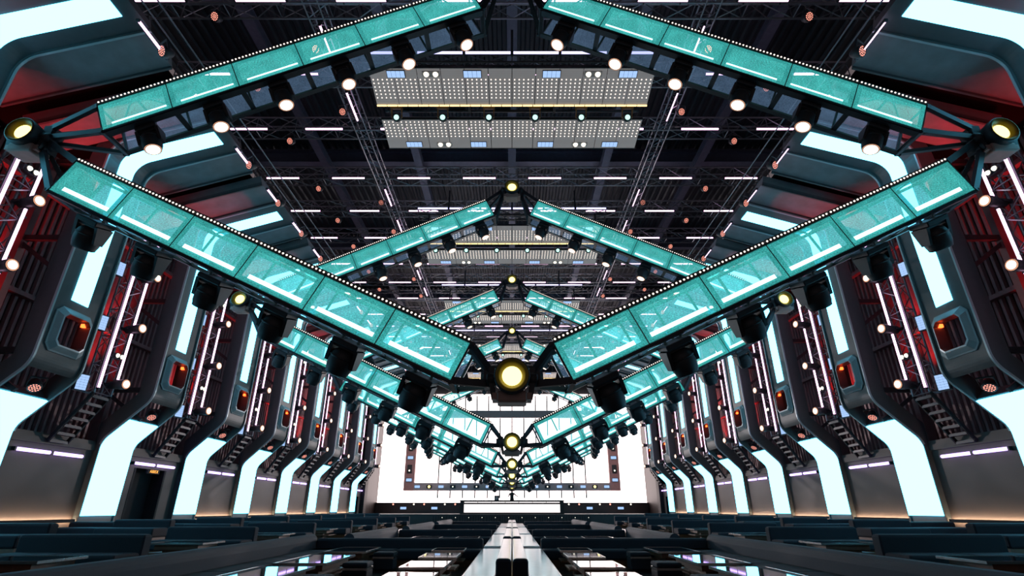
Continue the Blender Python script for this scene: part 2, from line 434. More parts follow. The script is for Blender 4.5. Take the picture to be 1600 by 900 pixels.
# ------------------------------------------------------------------ bays between the ribs
def make_bay_truss():
    root = empty('upright_truss')
    b = MB(); b.truss((-13.0, -.36, 3.35), (-13.0, -.36, 9.3), .34, .72, .45, .028, up=(0, 1, 0)); b.build('truss_frame', 'trussgrey', root)
    b = MB()
    p0, p1 = Vector((-13.93, 0, 1.9)), Vector((-13.0, 0, 3.35))
    for y in (-.36, .36): b.beam(p0+Vector((0, y, 0)), p1+Vector((0, y, 0)), .06, .10)
    for k in range(7):
        p = p0+(p1-p0)*(k/6.5); b.box(p.x-.02, p.x+.06, -.34, .34, p.z-.04, p.z+.04, 1)
    b.build('truss_foot', ['metal', 'metal'], root)
    return root
wtruss = make_bay_truss()
def make_tube(L, mat, r=.035, name='light_tube'):
    root = empty(name)
    b = MB(); b.tube((-L/2, 0, 0), (L/2, 0, 0), r, 8); b.build('glowing_tube', mat, root)
    b = MB(); b.box(-L/2-.02, L/2+.02, r*.6, r*.6+.03, -r*.8, r*.8)
    for s in (-1, 1): b.box(s*(L/2)-.025, s*(L/2)+.025, -r*1.1, r*1.1, -r*1.1, r*1.1)
    if L > 1.3 and L < 2:
        for s in (-.36, .36): b.box(s*L-.02, s*L+.02, r*.5, .14, -.02, .02); b.box(s*L-.02, s*L+.02, .0, .03, -.02, .12)
    b.build('tube_holder', 'black', root)
    return root
TZ = [(3.42, 5.25), (5.42, 7.25), (7.42, 8.85)]
vtube = make_tube(5.3, 'pink', .038)
vtube_s = make_tube(1.62, 'pink', .038)
def make_spot():
    root = empty('barrel_spotlight')   # barrel along +x
    b = MB(); b.lathe([(0, .09), (.04, .13), (.40, .14), (.44, .16), (.60, .165), (.66, .15)], (0, 0, 0), (1, 0, 0), 14); b.build('barrel', 'black', root)
    b = MB(); b.disc((.672, 0, 0), (1, 0, 0), .115, 14, 0); b.lathe([(.662, .15), (.668, .118)], (0, 0, 0), (1, 0, 0), 14, 1, cap=False); b.build('lens', ['lens', 'lensrim'], root)
    b = MB()
    for s in (-1, 1): b.beam((.25, s*.165, 0), (-.02, s*.165, 0), .02, .06)
    b.box(-.06, 0, -.18, .18, -.05, .05); b.build('yoke', 'black', root)
    return root
wspot = make_spot()
def make_blinder():
    root = empty('blue_led_panel')   # faces +x
    b = MB(); b.box(-.12, 0, -.19, .19, -.26, .26, 0, .03); b.box(-.3, -.12, -.05, .05, -.06, .06); b.build('housing', 'black', root)
    b = MB()
    for i in range(3):
        for j in range(6): b.box(.002, .012, -.15+i*.102, -.15+i*.102+.094, -.225+j*.0755, -.225+j*.0755+.069)
    b.build('led_cells', 'blue', root)
    return root
blinder = make_blinder()
def make_twin():
    root = empty('twin_lamp')        # faces +x
    b = MB(); b.box(-.16, 0, -.20, .20, -.09, .09, 0, .02)
    for s in (-1, 1): b.lathe([(0, .085), (.05, .09)], (0, s*.1, 0), (1, 0, 0), 12)
    b.build('housing', 'black', root)
    for s in (-1, 1):
        b = MB(); b.dome((.05, s*.1, 0), (1, 0, 0), .07, 10); b.build('lens', 'lens', root)
    return root
twin = make_twin()
btube = make_tube(1.24, 'violet', .05)
def make_cove(L):
    root = empty('cove_light')
    b = MB(); b.box(-.05, 0, -L/2, L/2, 0, .03); b.build('light_strip', 'warm', root)
    b = MB(); b.box(.0, .03, -L/2, L/2, -.05, .05); b.build('cover_lip', 'dark', root)
    return root
cove = make_cove(RBD-1.74)
NB = list(range(-1, 8))
for n in NB:
    yb = RB0+RBD*(n+.5); q = n+1; o_ = ORD[q]
    for sx, side in SIDES:
        bay = '%s bay of the %s wall' % (o_, side)
        place(wtruss, (0, yb, 0), 'upright grey lattice truss in the '+bay, 'truss', 'upright trusses between the ribs', scale=(-sx, 1, 1))
        place(vtube, (sx*12.93, yb-.33, 6.12), 'long upright pink light tube on the truss in the '+bay, 'light tube', 'long upright pink tubes', rot=(0, PI/2, -sx*PI/2))
        for k, z in enumerate((4.68, 6.55, 8.45)):
            place(vtube_s, (sx*12.93, yb+.36, z), '%s short pink tube of the broken line in the %s' % (('lowest', 'middle', 'topmost')[k], bay), 'light tube', 'short upright pink tubes', rot=(0, PI/2, -sx*PI/2))
        for k, z in enumerate((3.72, 5.62, 7.5)):
            place(wspot, (sx*13.15, yb+.36, z), '%s black spotlight beside the pink tubes in the %s' % (('lowest', 'middle', 'topmost')[k], bay), 'spotlight', 'spotlights on the wall trusses', rot=(0, 0, (0 if sx < 0 else PI)+sx*.22))
            place(blinder, (sx*12.95, yb-.98, z-.2), '%s pale blue light panel in the %s' % (('lowest', 'middle', 'topmost')[k], bay), 'light panel', 'pale blue panels between the ribs', rot=(0, 0, (0 if sx < 0 else PI)+sx*.35))
        for k, z in enumerate((4.62, 8.38)):
            place(twin, (sx*12.95, yb+.1, z), '%s twin lamp between the pink tubes in the %s' % (('lower', 'upper')[k], bay), 'twin lamp', 'twin lamps on the wall trusses', rot=(0, 0, 0 if sx < 0 else PI))
        for k, dy in enumerate((-.64, .64)):
            place(btube, (sx*13.97, yb-.05+dy, 1.57), '%s violet tube on the lower wall in the %s' % (('nearer', 'farther')[k], bay), 'light tube', 'violet tubes on the lower walls', rot=(0, 0, -sx*PI/2))
        if n < 7 and not (sx < 0 and n == 1):
            place(cove, (sx*13.93, yb, -.34), 'warm light strip along the wall foot in the '+bay, 'light strip', 'warm strips at the wall foot', rot=(0, 0, 0 if sx < 0 else PI))

# door sign
root = empty('door_sign', (-13.9, 21.25, 1.33)); tag(root, 'small amber lettered sign over the black doorway on the left', 'sign')
b = MB(); b.box(-.06, 0, -.36, .36, -.08, .08); b.build('sign_box', 'dark', root)
fc = bpy.data.curves.new('lettering', 'FONT'); fc.body = 'ABIEX'; fc.size = .15; fc.align_x = 'CENTER'; fc.align_y = 'CENTER'; fc.extrude = .004; fc.space_character = 1.15
ft = bpy.data.objects.new('lettering_curve', fc); COL.objects.link(ft); bpy.context.view_layer.update()
fm = bpy.data.meshes.new_from_object(ft.evaluated_get(bpy.context.evaluated_depsgraph_get())); bpy.data.objects.remove(ft)
fo = bpy.data.objects.new('lettering', fm); COL.objects.link(fo); fo.parent = root; fm.materials.clear(); fm.materials.append(M['sign'])
fo.location = (.01, 0, 0); fo.rotation_euler = (PI/2, 0, PI/2); fo.scale = (1.1, 1, 1)

# ------------------------------------------------------------------ diamond frames
def make_arm(name, BLo, BRi, TLo, TRi, up_arm):
    """arm of a diamond on the left side: BLo/BRi lower outer/inner corner of the LED face, TLo/TRi the upper ones"""
    BLo, BRi, TLo, TRi = (Vector(p) for p in (BLo, BRi, TLo, TRi))
    mid = (BLo+BRi+TLo+TRi)/4
    root = empty(name)
    def P(s, t, y=0.):       # s along 0..1, t upward 0..1
        a = BLo+(BRi-BLo)*s; c = TLo+(TRi-TLo)*s; p = a+(c-a)*t-mid
        return Vector((p.x, y, p.y))
    D = .85; b = MB(); n = P(.5, 1)-P(.5, 0); n.normalize()
    for (t, y) in ((-.02, .03), (1.02, .03), (-.02, D-.03), (1.02, D-.03)):
        b.beam(P(-.01, t, y), P(1.01, t, y), .06, .06, up=n)
    for k in range(13):
        s = k/12; w = .12 if k % 2 == 0 else .08
        b.beam(P(s, -.03, .05), P(s, -.03, D-.05), w, .03, up=n)
        b.beam(P(s, 1.03, .05), P(s, 1.03, D-.05), .04, .03, up=n)
        b.beam(P(s, 0, D-.03), P(s, 1, D-.03), .05, .03, up=(0, 1, 0))
        if k < 12: b.beam(P(s, 1.03, .05 if k % 2 else D-.05), P(s+1/12, 1.03, D-.05 if k % 2 else .05), .03, .03, up=n)
    # dark lower lip and ledge of the truss
    b.beam(P(0, -.05, .10), P(1, -.05, .10), .16, .05, up=n); b.beam(P(0, -.05, D-.08), P(1, -.05, D-.08), .12, .05, up=n)
    b.build('truss_frame', 'metal', root)
    for k in range(6):
        s0, s1 = k/6+.0012, (k+1)/6-.0012; m = MB()
        ds = .065*(s1-s0); t0, t1 = .13, .87
        q = [P(s0, 0), P(s1, 0), P(s1, 1), P(s0, 1), P(s0+ds, t0), P(s1-ds, t0), P(s1-ds, t1), P(s0+ds, t1)]
        m.add(q, [(4, 5, 6, 7)], 0); m.add(q, [(0, 1, 5, 4), (1, 2, 6, 5), (2, 3, 7, 6), (3, 0, 4, 7)], 1)
        for (a, c) in ((q[0], q[1]), (q[1], q[2]), (q[2], q[3]), (q[3], q[0])): m.beam(a+Vector((0, .012, 0)), c+Vector((0, .012, 0)), .018, .02, 2, up=(0, 1, 0))
        pn = m.build('led_panel', ['led', 'ledrim', 'black'], root)
        m = MB(); w = s1-s0
        m.beam(P(s0+.13*w, .175, .06), P(s1-.06*w, .175, .06), .05, .112, up=n); m.build('light_bar', 'bar', pn)
        m = MB(); m.beam(P(s0, 1.075, -.0), P(s1, 1.075, -.0), .05, .09, 1, up=n)
        for j in range(18):
            p = P(s0+w*(j+.5)/18, 1.075, -.026); m.dome(p, (0, -1, 0), .021, 8, 0)
        m.build('bulb_strip', ['bulb', 'black'], pn)
        m = MB(); m.hexa([P(s0, 0, D), P(s1, 0, D), P(s1, 0, D+.02), P(s0, 0, D+.02), P(s0, 1, D), P(s1, 1, D), P(s1, 1, D+.02), P(s0, 1, D+.02)])
        m.build('rear_panel', 'rear', root)
    # end brackets reaching for the joints
    inner = Vector((-.42, 2.25) if not up_arm else (-.42, 12.95))-mid; outer = Vector((-10.6, 7.6) if not up_arm else (-10.6, 7.9))-mid
    for s, J in ((1.0, inner), (0.0, outer)):
        b = MB(); J3 = Vector((J.x, .35, J.y))
        for t in (0, 1):
            b.beam(P(s, t, .03), J3+Vector((0, -.1, (t-.5)*.25)), .09, .13); b.beam(P(s, t, D-.03), J3+Vector((0, .1, (t-.5)*.25)), .09, .09)
        b.beam(P(s, -.03, .03), P(s, -.03, D), .08, .08); b.beam(P(s, 0, .03), P(s, 1, .03), .05, .05, up=(0, 1, 0)); b.beam(P(s, 0, D), P(s, 1, D), .05, .05, up=(0, 1, 0))
        b.lathe([(-.16, .13), (.16, .13)], J3, (1, 0, 0), 12); b.box(J3.x-.1, J3.x+.1, J3.y-.16, J3.y+.16, J3.z-.18, J3.z+.18)
        b.build('end_bracket', 'metal', root)
    return root, mid, P
low_arm, low_mid, lowP = make_arm('led_truss', (-9.812, 6.224), (-1.104, 2.142), (-9.47, 6.948), (-.774, 2.834), False)
up_arm, up_mid, upP = make_arm('led_truss', (-9.163, 7.792), (-.77, 11.664), (-9.50, 8.498), (-1.12, 12.362), True)

def make_head(lit):
    root = empty('moving_head')
    b = MB(); b.box(-.25, .25, -.21, .21, -.15, 0, 0, .03)
    for s in (-1, 1):
        b.tube((s*.15, 0, 0), (s*.15, 0, .10), .03, 6)
    b.build('base', 'black', root)
    b = MB()
    for s in (-1, 1):
        b.hexa([(s*.25-.03, -.09, -.62), (s*.25+.03, -.09, -.62), (s*.25+.03, .09, -.62), (s*.25-.03, .09, -.62), (s*.24-.035, -.17, -.15), (s*.24+.035, -.17, -.15), (s*.24+.035, .17, -.15), (s*.24-.035, .17, -.15)])
    b.box(-.27, .27, -.13, .13, -.22, -.15); b.build('yoke', 'black', root)
    b = MB(); b.lathe([(.22, .08), (.25, .15), (.31, .20), (.42, .225), (.56, .232), (.70, .222), (.80, .20), (.84, .195), (.85, .18)], (0, 0, 0), (0, 0, -1), 18)
    b.lathe([(.40, .228), (.41, .238), (.44, .238), (.45, .228)], (0, 0, 0), (0, 0, -1), 18, cap=False)
    b.build('head', 'black', root)
    b = MB()
    if lit:
        b.disc((0, 0, -.858), (0, 0, -1), .158, 18, 0); b.lathe([(.851, .185), (.856, .170)], (0, 0, 0), (0, 0, -1), 18, 1, cap=False); b.build('lens', ['lens', 'lensrim'], root)
    else:
        b.disc((0, 0, -.852), (0, 0, -1), .16, 18, 0); b.build('lens', 'gloss', root)
    return root
head_on = make_head(True); head_off = make_head(False)

def make_joint_lamp():
    root = empty('yellow_lamp')    # lens at the origin, faces -y
    b = MB(); b.lathe([(-.02, .215), (-.06, .25), (-.118, .300), (-.10, .325), (.0, .33), (.18, .31), (.34, .26), (.52, .20), (.60, .12)], (0, 0, 0), (0, 1, 0), 24); b.build('barrel', 'black', root)
    b = MB(); b.lathe([(-.12, .300), (-.125, .285), (-.07, .230), (-.02, .178)], (0, 0, 0), (0, 1, 0), 24, cap=False); b.build('rim', 'yellowrim', root)
    b = MB(); b.lathe([(-.02, .180), (-.04, .14), (-.055, .07), (-.058, .01)], (0, 0, 0), (0, 1, 0), 24); b.build('lens', 'yellow', root)
    b = MB()
    for s in (-1, 1):
        b.lathe([(.27, .10), (.34, .13), (.44, .13), (.47, .10)], (0, .2, -.02), (s, 0, 0), 14)
        b.hexa([(s*.33-.05, .10, -.36), (s*.33+.05, .10, -.36), (s*.33+.05, .36, -.36), (s*.33-.05, .36, -.36), (s*.38-.05, .10, -.02), (s*.38+.05, .10, -.02), (s*.38+.05, .30, -.02), (s*.38-.05, .30, -.02)])
    b.build('yoke', 'black', root)
    b = MB(); b.box(-.27, .27, .04, .52, -.46, -.24, 0, .04); b.box(-.36, .36, .08, .46, -.40, -.28); b.build('base_box', 'lampbox', root)
    return root
jlamp = make_joint_lamp()
NF = 6
for k in range(NF):
    yk = F0+FD*k; fo_ = ORD[k]
    for sx, side in SIDES:
        place(low_arm, (-sx*low_mid.x, yk, low_mid.y), 'teal see-through LED truss, lower %s arm of the %s diamond' % (side, fo_), 'LED truss', 'teal LED trusses of the diamonds', scale=(-sx, 1, 1))
        if k < 5: place(up_arm, (-sx*up_mid.x, yk, up_mid.y), 'teal see-through LED truss, upper %s arm of the %s diamond' % (side, fo_), 'LED truss', 'teal LED trusses of the diamonds', scale=(-sx, 1, 1))
        for j in range(6):
            s = (j+.62)/6
            p = lowP(s, -.10, .43); w = Vector((low_mid.x+p.x, yk+p.y, low_mid.y+p.z))
            place(head_off, (-sx*w.x, w.y, w.z), 'unlit black moving light, %s from outside under the lower %s arm of the %s diamond' % (ORD[j], side, fo_), 'moving light', 'unlit moving lights under the lower arms', rot=(.30, -sx*math.radians(25), 0), scale=(1.12, 1.12, .80))
            if k < 5:
                s = (j+.53)/6; p = upP(s, -.09, .32); w = Vector((up_mid.x+p.x, yk+p.y, up_mid.y+p.z))
                place(head_on, (-sx*w.x, w.y, w.z), 'lit black moving light, %s from outside under the upper %s arm of the %s diamond' % (ORD[j], side, fo_), 'moving light', 'lit moving lights under the upper arms', rot=(-.04, sx*math.radians(24), 0), scale=(.92, .92, .75))
        if k < 3: place(jlamp, (sx*10.91, yk, 7.74), 'big yellow lamp at the outer %s joint of the %s diamond' % (side, fo_), 'lamp', 'yellow lamps at the diamond joints')
    place(jlamp, (0, yk, 2.214), 'big yellow lamp at the bottom joint of the %s diamond' % fo_, 'lamp', 'yellow lamps at the diamond joints')
    if k < 5: place(jlamp, (0, yk, 13.07), 'big yellow lamp at the top joint of the %s diamond' % fo_, 'lamp', 'yellow lamps at the diamond joints')

# ------------------------------------------------------------------ ceiling rig
ROWS = []
for g in range(4):
    for dy in (12.0, 15.15, 18.3): ROWS.append(dy+10*g)
ROWS += [52.0, 55.15]
def make_row_truss():
    root = empty('lattice_truss'); b = MB()
    b.truss((-13.2, 0, 0), (13.2, 0, 0), -.6, .7, .88, .032); b.build('truss_frame', 'trussgrey', root); return root
# direct build keeps the lacing on the far side of the tubes
rtruss = make_row_truss()
ctube = make_tube(1.7, 'pink', .042)
def make_long_truss(L):
    root = empty('lattice_truss'); b = MB()
    b.truss((0, -L/2, 0), (0, L/2, 0), .5, .5, .55, .026); b.build('truss_frame', 'trussgrey', root); return root
for i, y in enumerate(ROWS):
    place(rtruss, (0, y+.13, 15.56), 'grey lattice truss crossing under the roof, %s from the camera' % ORD[i], 'truss', 'cross trusses under the roof')
    for sx, side in SIDES:
        for j in range(4):
            place(ctube, (sx*(j+.5)*3.33, y, 15.5), 'pink roof tube, %s %s of centre on the %s cross truss' % (ORD[j], side, ORD[i]), 'light tube', 'pink tubes on the cross trusses')
        place(par, (sx*9.84, y+.2, 15.0), 'round red lamp under the %s end of the %s cross truss' % (side, ORD[i]), 'stage light', 'red lamps under the roof', rot=(-.62, 0, -sx*.25) if False else (.62, 0, sx*.25))
ltruss = make_long_truss(56.)
for sx, side in SIDES:
    place(ltruss, (sx*6.75-.25, 30, 15.55), 'grey lattice truss running lengthwise under the %s half of the roof' % side, 'truss', 'lengthwise trusses under the roof')
    for i, y in enumerate(ROWS[:-1]):
        gap = ROWS[i+1]-y
        if i % 3 == 2: continue
        place(ctube, (sx*6.7, y+gap*.5+.2, 15.50), 'pink tube on the %s lengthwise truss, after the %s cross truss' % (side, ORD[i]), 'light tube', 'pink tubes on the lengthwise trusses', rot=(0, 0, PI/2))
        if True:
            place(par, (sx*6.98, y+gap*.5, 15.05), 'round red lamp beside the %s lengthwise truss, after the %s cross truss' % (side, ORD[i]), 'stage light', 'red lamps under the roof', rot=(.62, 0, sx*.25))
# flat ladder truss at the rib tips with short tubes and red lamps
def make_tip_truss():
    root = empty('edge_truss'); b = MB()
    for x in (0, .4): b.tube((x, -22, 0), (x, 22, 0), .022, 5)
    for i in range(37): b.tube((0, -21.6+1.2*i, 0), (.4, -21.6+1.2*i, 0), .014, 4); b.build('truss_frame', 'trussgrey', root); return root
ttruss = make_tip_truss()
ttube = make_tube(1.2, 'pink', .036)
for sx, side in SIDES:
    place(ttruss, (sx*8.95-.2, 28, 11.55), 'thin lattice truss along the tips of the %s ribs' % side, 'truss', 'edge trusses at the rib tips')
    for i in range(16):
        y = 9.9+2.48*i
        place(ttube, (sx*9.4, y, 11.3), 'short pink tube at the rib tips on the %s, %s from the camera' % (side, ORD[i]), 'light tube', 'short pink tubes at the rib tips', rot=(0, 0, PI/2))
        place(par, (sx*9.32, y+.28, 11.22), 'round red lamp at the rib tips on the %s, %s from the camera' % (side, ORD[i]), 'stage light', 'red lamps at the rib tips', rot=(.5, 0, sx*.5))

# perforated ceiling banks with bulbs
def make_bank(far):
    """bank of twelve perforated panels; y runs away from the camera"""
    root = empty('perforated_light_bank'); W = 4.62; Lh = 1.36
    for i in range(12):
        x0 = -W+i*W/6+.012; x1 = x0+W/6-.024
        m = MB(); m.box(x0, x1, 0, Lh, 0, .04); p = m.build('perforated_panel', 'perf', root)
        m = MB()
        for r in range(6):
            for c in range(5):
                yy = (.40+r*.135) if not far else (.10+r*.135)
                m.dome((x0+(c+.5)*(x1-x0)/5, yy, -.002), (0, 0, -1), .023, 6)
        m.build('bulb_grid', 'bulb', p)
    b = MB(); b.box(-W, W, -.03, 0, -.01, .09); b.box(-W, W, Lh, Lh+.03, -.01, .09)
    for x in (-3, 0, 3): b.box(x-.03, x+.03, 0, Lh, .04, .12)
    b.build('frame', 'black', root)
    if not far:
        m = MB()
        for i in range(26):
            x0 = -W+i*2*W/26; m.box(x0+.012, x0+2*W/26-.012, Lh-.02, Lh+.03, -.045, -.02)
        m.build('amber_strip', 'amber', root)
    return root
bank_near = make_bank(False); bank_far = make_bank(True)
def make_bank_spot():
    root = empty('mint_spotlight')     # faces -y
    b = MB(); b.lathe([(0, .13), (.06, .15), (.22, .13), (.34, .08)], (0, 0, 0), (0, 1, 0), 14); b.build('barrel', 'black', root)
    b = MB(); b.disc((0, -.004, 0), (0, -1, 0), .09, 14); b.build('lens', 'teal_lens', root)
    b = MB()
    for s in (-1, 1): b.beam((s*.17, .1, 0), (s*.17, .1, .34), .03, .08)
    b.box(-.2, .2, .0, .2, .3, .40); b.build('yoke', 'amberlit', root)
    return root
bspot = make_bank_spot()
def make_flat_blinder():
    root = empty('blue_led_panel')     # faces down
    b = MB(); b.box(-.3, .3, -.13, .13, 0, .06); b.build('housing', 'black', root)
    b = MB()
    for i in range(4):
        for j in range(2): b.box(-.28+i*.142, -.28+i*.142+.132, -.115+j*.118, -.115+j*.118+.110, -.01, 0)
    b.build('led_cells', 'blue', root)
    return root
fblind = make_flat_blinder()
def make_flat_twin():
    root = empty('twin_lamp')          # faces down
    b = MB(); b.box(-.28, .28, -.09, .09, 0, .05); b.build('housing', 'greyframe', root)
    for s in (-1, 1):
        b = MB(); b.dome((s*.15, 0, 0), (0, 0, -1), .09, 12); b.build('lens', 'lens', root)
    return root
ftwin = make_flat_twin()
ltube = make_tube(1.6, 'bluetube', .045)
for k in range(5):
    Y0 = 12.45+10*k; fr = ORD[k]
    # near bank tilts down away from the camera
    t1 = math.atan2(12.70-12.98, 13.80-12.45); t2 = math.atan2(12.50-12.66, 15.80-14.46)
    place(bank_near, (0, Y0, 12.98), 'grey perforated ceiling panel with bulb dots and amber strip, %s from the camera' % fr, 'light panel', 'perforated ceiling panels', rot=(t1, 0, 0))
    place(bank_far, (0, Y0+2.01, 12.66), 'grey perforated ceiling panel with bulb dots behind the mint spotlights, %s from the camera' % fr, 'light panel', 'perforated ceiling panels', rot=(t2, 0, 0))
    for j, x in enumerate((-4.0, -2.4, -.8, .8, 2.4, 4.0)):
        place(bspot, (x, Y0+1.66, 12.46), 'mint spotlight, %s from the left between the %s pair of perforated panels' % (ORD[j], fr), 'spotlight', 'mint spotlights between the ceiling panels', rot=(.5, 0, 0))
    for j, x in enumerate((-3.75, -1.28, 1.28, 3.75)):
        place(fblind, (x, Y0+.17, 12.90), 'blue light panel, %s from the left on the near edge of the %s perforated panel' % (ORD[j], fr), 'light panel', 'blue panels on the ceiling banks', rot=(t1, 0, 0))
        place(fblind, (x*.97, Y0+2.01+1.15, 12.50), 'blue light panel, %s from the left behind the mint spotlights of the %s pair' % (ORD[j], fr), 'light panel', 'blue panels on the ceiling banks', rot=(t2, 0, 0))
    for j, x in enumerate((-2.62, 2.62)):
        place(ftwin, (x, Y0+.17, 12.90), 'round twin lamps on the near edge of the %s perforated panel, %s' % (fr, SIDES[j][1]), 'twin lamp', 'twin lamps on the ceiling banks', rot=(t1, 0, 0))
        place(ftwin, (x*.96, Y0+2.01+1.15, 12.50), 'round twin lamps behind the mint spotlights of the %s pair, %s' % (fr, SIDES[j][1]), 'twin lamp', 'twin lamps on the ceiling banks', rot=(t2, 0, 0))
    for j in range(6):
        place(ltube, ((j-2.5)*1.65, Y0+.7, 14.42), 'bluish white tube, %s from the left in the row over the %s perforated panel' % (ORD[j], fr), 'light tube', 'bluish tubes over the ceiling panels')
    root = empty('hanging_frame', (0, Y0+.75, 14.05)); tag(root, 'black hanging lighting frame over the %s perforated panel' % fr, 'truss', 'hanging frames over the ceiling panels')
    b = MB(); b.truss((-4.9, 0, 0), (4.9, 0, 0), -.5, .35, .8, .03); b.build('truss_frame', 'metal', root)
    b = MB()
    for x in (-3.3, 0, 3.3): b.box(x-.04, x+.04, -.02, .06, .3, 1.5)
    for x in (-4.3, 4.3): b.box(x-.04, x+.04, -.05, .03, -1.1, .02); b.box(x-.04, x+.04, .9, .98, -1.3, .02); b.box(x-.04, x+.04, -.05, .98, -.02, .04)
    b.build('hanger', 'metal', root)
    # bar carrying the mint spotlights
    root = empty('spot_bar', (0, Y0+1.68, 13.02)); tag(root, 'black bar carrying mint spotlights, %s from the camera' % fr, 'bar', 'bars carrying the mint spotlights')
    b = MB(); b.tube((-4.5, 0, 0), (4.5, 0, 0), .05, 8); b.tube((-4.5, .3, 0), (4.5, .3, 0), .05, 8); b.build('pipes', 'metal', root)
    b = MB()
    for x in (-4.3, -1.5, 1.5, 4.3): b.box(x-.05, x+.05, -.06, .36, -.05, .05)
    b.build('clamp', 'black', root)
    for j in range(5): b = MB(); b.box(-3.6+j*1.6-.35, -3.6+j*1.6+.35, .02, .28, .05, .3); b.build('driver_box', 'black', root)

# ------------------------------------------------------------------ stage
root = empty('led_wall', (0, 61.5, .66)); tag(root, 'huge glowing white LED wall behind the stage', 'LED wall')
b = MB(); b.box(-14.85, 14.85, 0, .2, 0, 11.9); b.build('white_screen', 'screen', root)
for j in range(13):
    x = (j-6)*1.37; b = MB(); b.box(x-.065, x+.065, -.1, -.02, .45, 11.7); b.build('black_divider', 'black', root)
b = MB()
for z in range(24): b.box(-8.9, 8.9, -.03, -.005, .5+z*.48, .5+z*.48+.012)
b.build('panel_seams', 'greyframe', root)
root = empty('stage_portal_frame', (0, 59.6, 1.82)); tag(root, 'brown and grey rectangular lighting frame in front of the white screen', 'frame')
b = MB()
for s in (-1, 1): b.box(s*11.15-.55, s*11.15+.55, 0, .5, 0, 8.5)
b.build('upright', 'portal', root)
b = MB(); b.box(-10.6, 10.6, 0, .5, 0, .8); b.box(-10.6, 10.6, 0, .5, 7.7, 8.5); b.build('crossbar', 'greyframe', root)
for j in range(17):
    x = -10.2+j*1.275
    r2 = empty('frame_lamp', (x, 59.56, 2.22)); b = MB()
    if j % 2 == 0:
        b.box(-.28, .28, -.02, 0, -.13, .13); b.build('led_cells', 'blue', r2)
    else:
        b.disc((0, -.02, 0), (0, -1, 0), .13 if j in (1, 15) else .07, 12); b.build('lens', 'yellow' if j in (1, 15) else 'lens', r2)
    b = MB(); b.box(-.3, .3, -.018, .03, -.16, .16); b.build('housing', 'black', r2)
    tag(r2, 'small lamp on the bottom bar of the stage frame, %s from the left' % ORD[j], 'lamp', 'lamps on the stage frame')
for sx, side in SIDES:
    for j in range(6):
        z = 2.9+j*1.15
        r2 = empty('frame_lamp', (sx*11.15, 59.56, z)); b = MB()
        if j % 2 == 0: b.box(-.3, .3, -.02, 0, -.15, .15); b.build('led_cells', 'blue', r2); b = MB(); b.box(-.34, .34, -.018, .03, -.2, .2)
        else: b.disc((0, -.16, -.2), (0, -1, 0), .09, 12); b.build('lens', 'lens', r2); b = MB(); b.box(-.25, .25, -.14, .03, -.4, .4, 0, .05)
        b.build('housing', 'black', r2)
        tag(r2, 'small lamp on the %s upright of the stage frame, %s from the bottom' % (side, ORD[j]), 'lamp', 'lamps on the stage frame')
b = MB(); b.box(-13.6, 13.6, 51.0, 52.65, FLOOR, -.42); b.box(-14.85, 14.85, 52.65, 61.9, FLOOR, -.42)
tag(b.build('stage_platform', 'stage'), 'dark stage platform in front of the white screen', 'stage')
b = MB(); b.box(-14.85, 14.85, 60.9, 61.4, -.42, .655); tag(b.build('screen_parapet', 'stage'), 'low dark parapet under the white screen', 'parapet')
for j in range(24):
    x = -12.9+j*(25.8/23)
    if abs(x) < 5.6: continue
    r2 = empty('footlight', (x, 60.86, .28)); b = MB()
    if j % 3 == 1: b.box(-.32, .32, -.02, 0, -.30, -.06); b.build('led_cells', 'blue', r2); b = MB(); b.box(-.35, .35, -.018, .03, -.33, -.03)
    else: b.disc((0, -.05, .2), (0, -1, 0), .09, 10); b.build('lens', 'lens' if j % 3 else 'reddot', r2); b = MB(); b.box(-.12, .12, -.045, .03, .08, .32)
    b.build('housing', 'black', r2)
    tag(r2, 'small light under the white screen, %s of the stage, %s from its end' % ('left' if x < 0 else 'right', ORD[j if x < 0 else 23-j]), 'lamp', 'small lights under the white screen')
root = empty('dj_booth', (0, 52.4, -.42)); tag(root, 'wide booth with glowing white front at the far end', 'booth')
b = MB(); b.box(-4.85, 4.85, .02, 1.4, 0, 1.17); b.box(-4.85, -4.5, -.08, .02, 0, 1.17); b.box(4.5, 4.85, -.08, .02, 0, 1.17); b.box(-4.95, 4.95, -.1, 1.4, 1.13, 1.19); b.build('counter', 'brownframe', root)
b = MB(); b.box(-4.48, 4.48, -.01, .02, .13, .84); b.build('front_screen', 'booth', root)
for j in range(7):
    x0 = -4.48+j*1.28; b = MB(); b.box(x0+.02, x0+1.26, -.03, .02, .97, 1.05); b.build('strip_light', 'booth', root)
for j in range(12):
    r2 = empty('stage_front_panel', (-6.6+j*1.2, 50.96, FLOOR)); b = MB(); b.box(-.58, .58, 0, .04, 0, .98); b.build('panel_face', 'stage', r2)
    b = MB()
    for i in range(5): b.box(-.5+i*.22, -.5+i*.22+.06, -.03, 0, .05, .93)
    b.build('ribs', 'dark', r2)
    b = MB(); b.dome((.3, -.005, .80), (0, -1, 0), .03, 8); b.build('indicator_light', 'lens', r2)
    tag(r2, 'black ribbed panel of the stage front, %s from the left' % ORD[j], 'panel', 'ribbed stage front panels')
# monitor speaker on the booth
root = empty('monitor_speaker', (-1.45, 52.9, .77)); tag(root, 'small black speaker on the booth beside the person', 'speaker')
b = MB(); b.box(-.22, .22, -.15, .2, 0, .42, 0, .02); b.build('cabinet', 'black', root)
b = MB(); b.lathe([(-.152, .02), (-.165, .14), (-.152, .15)], (0, 0, .16), (0, 1, 0), 14); b.lathe([(-.152, .02), (-.16, .05)], (0, 0, .33), (0, 1, 0), 10); b.build('cones', 'greyframe', root)
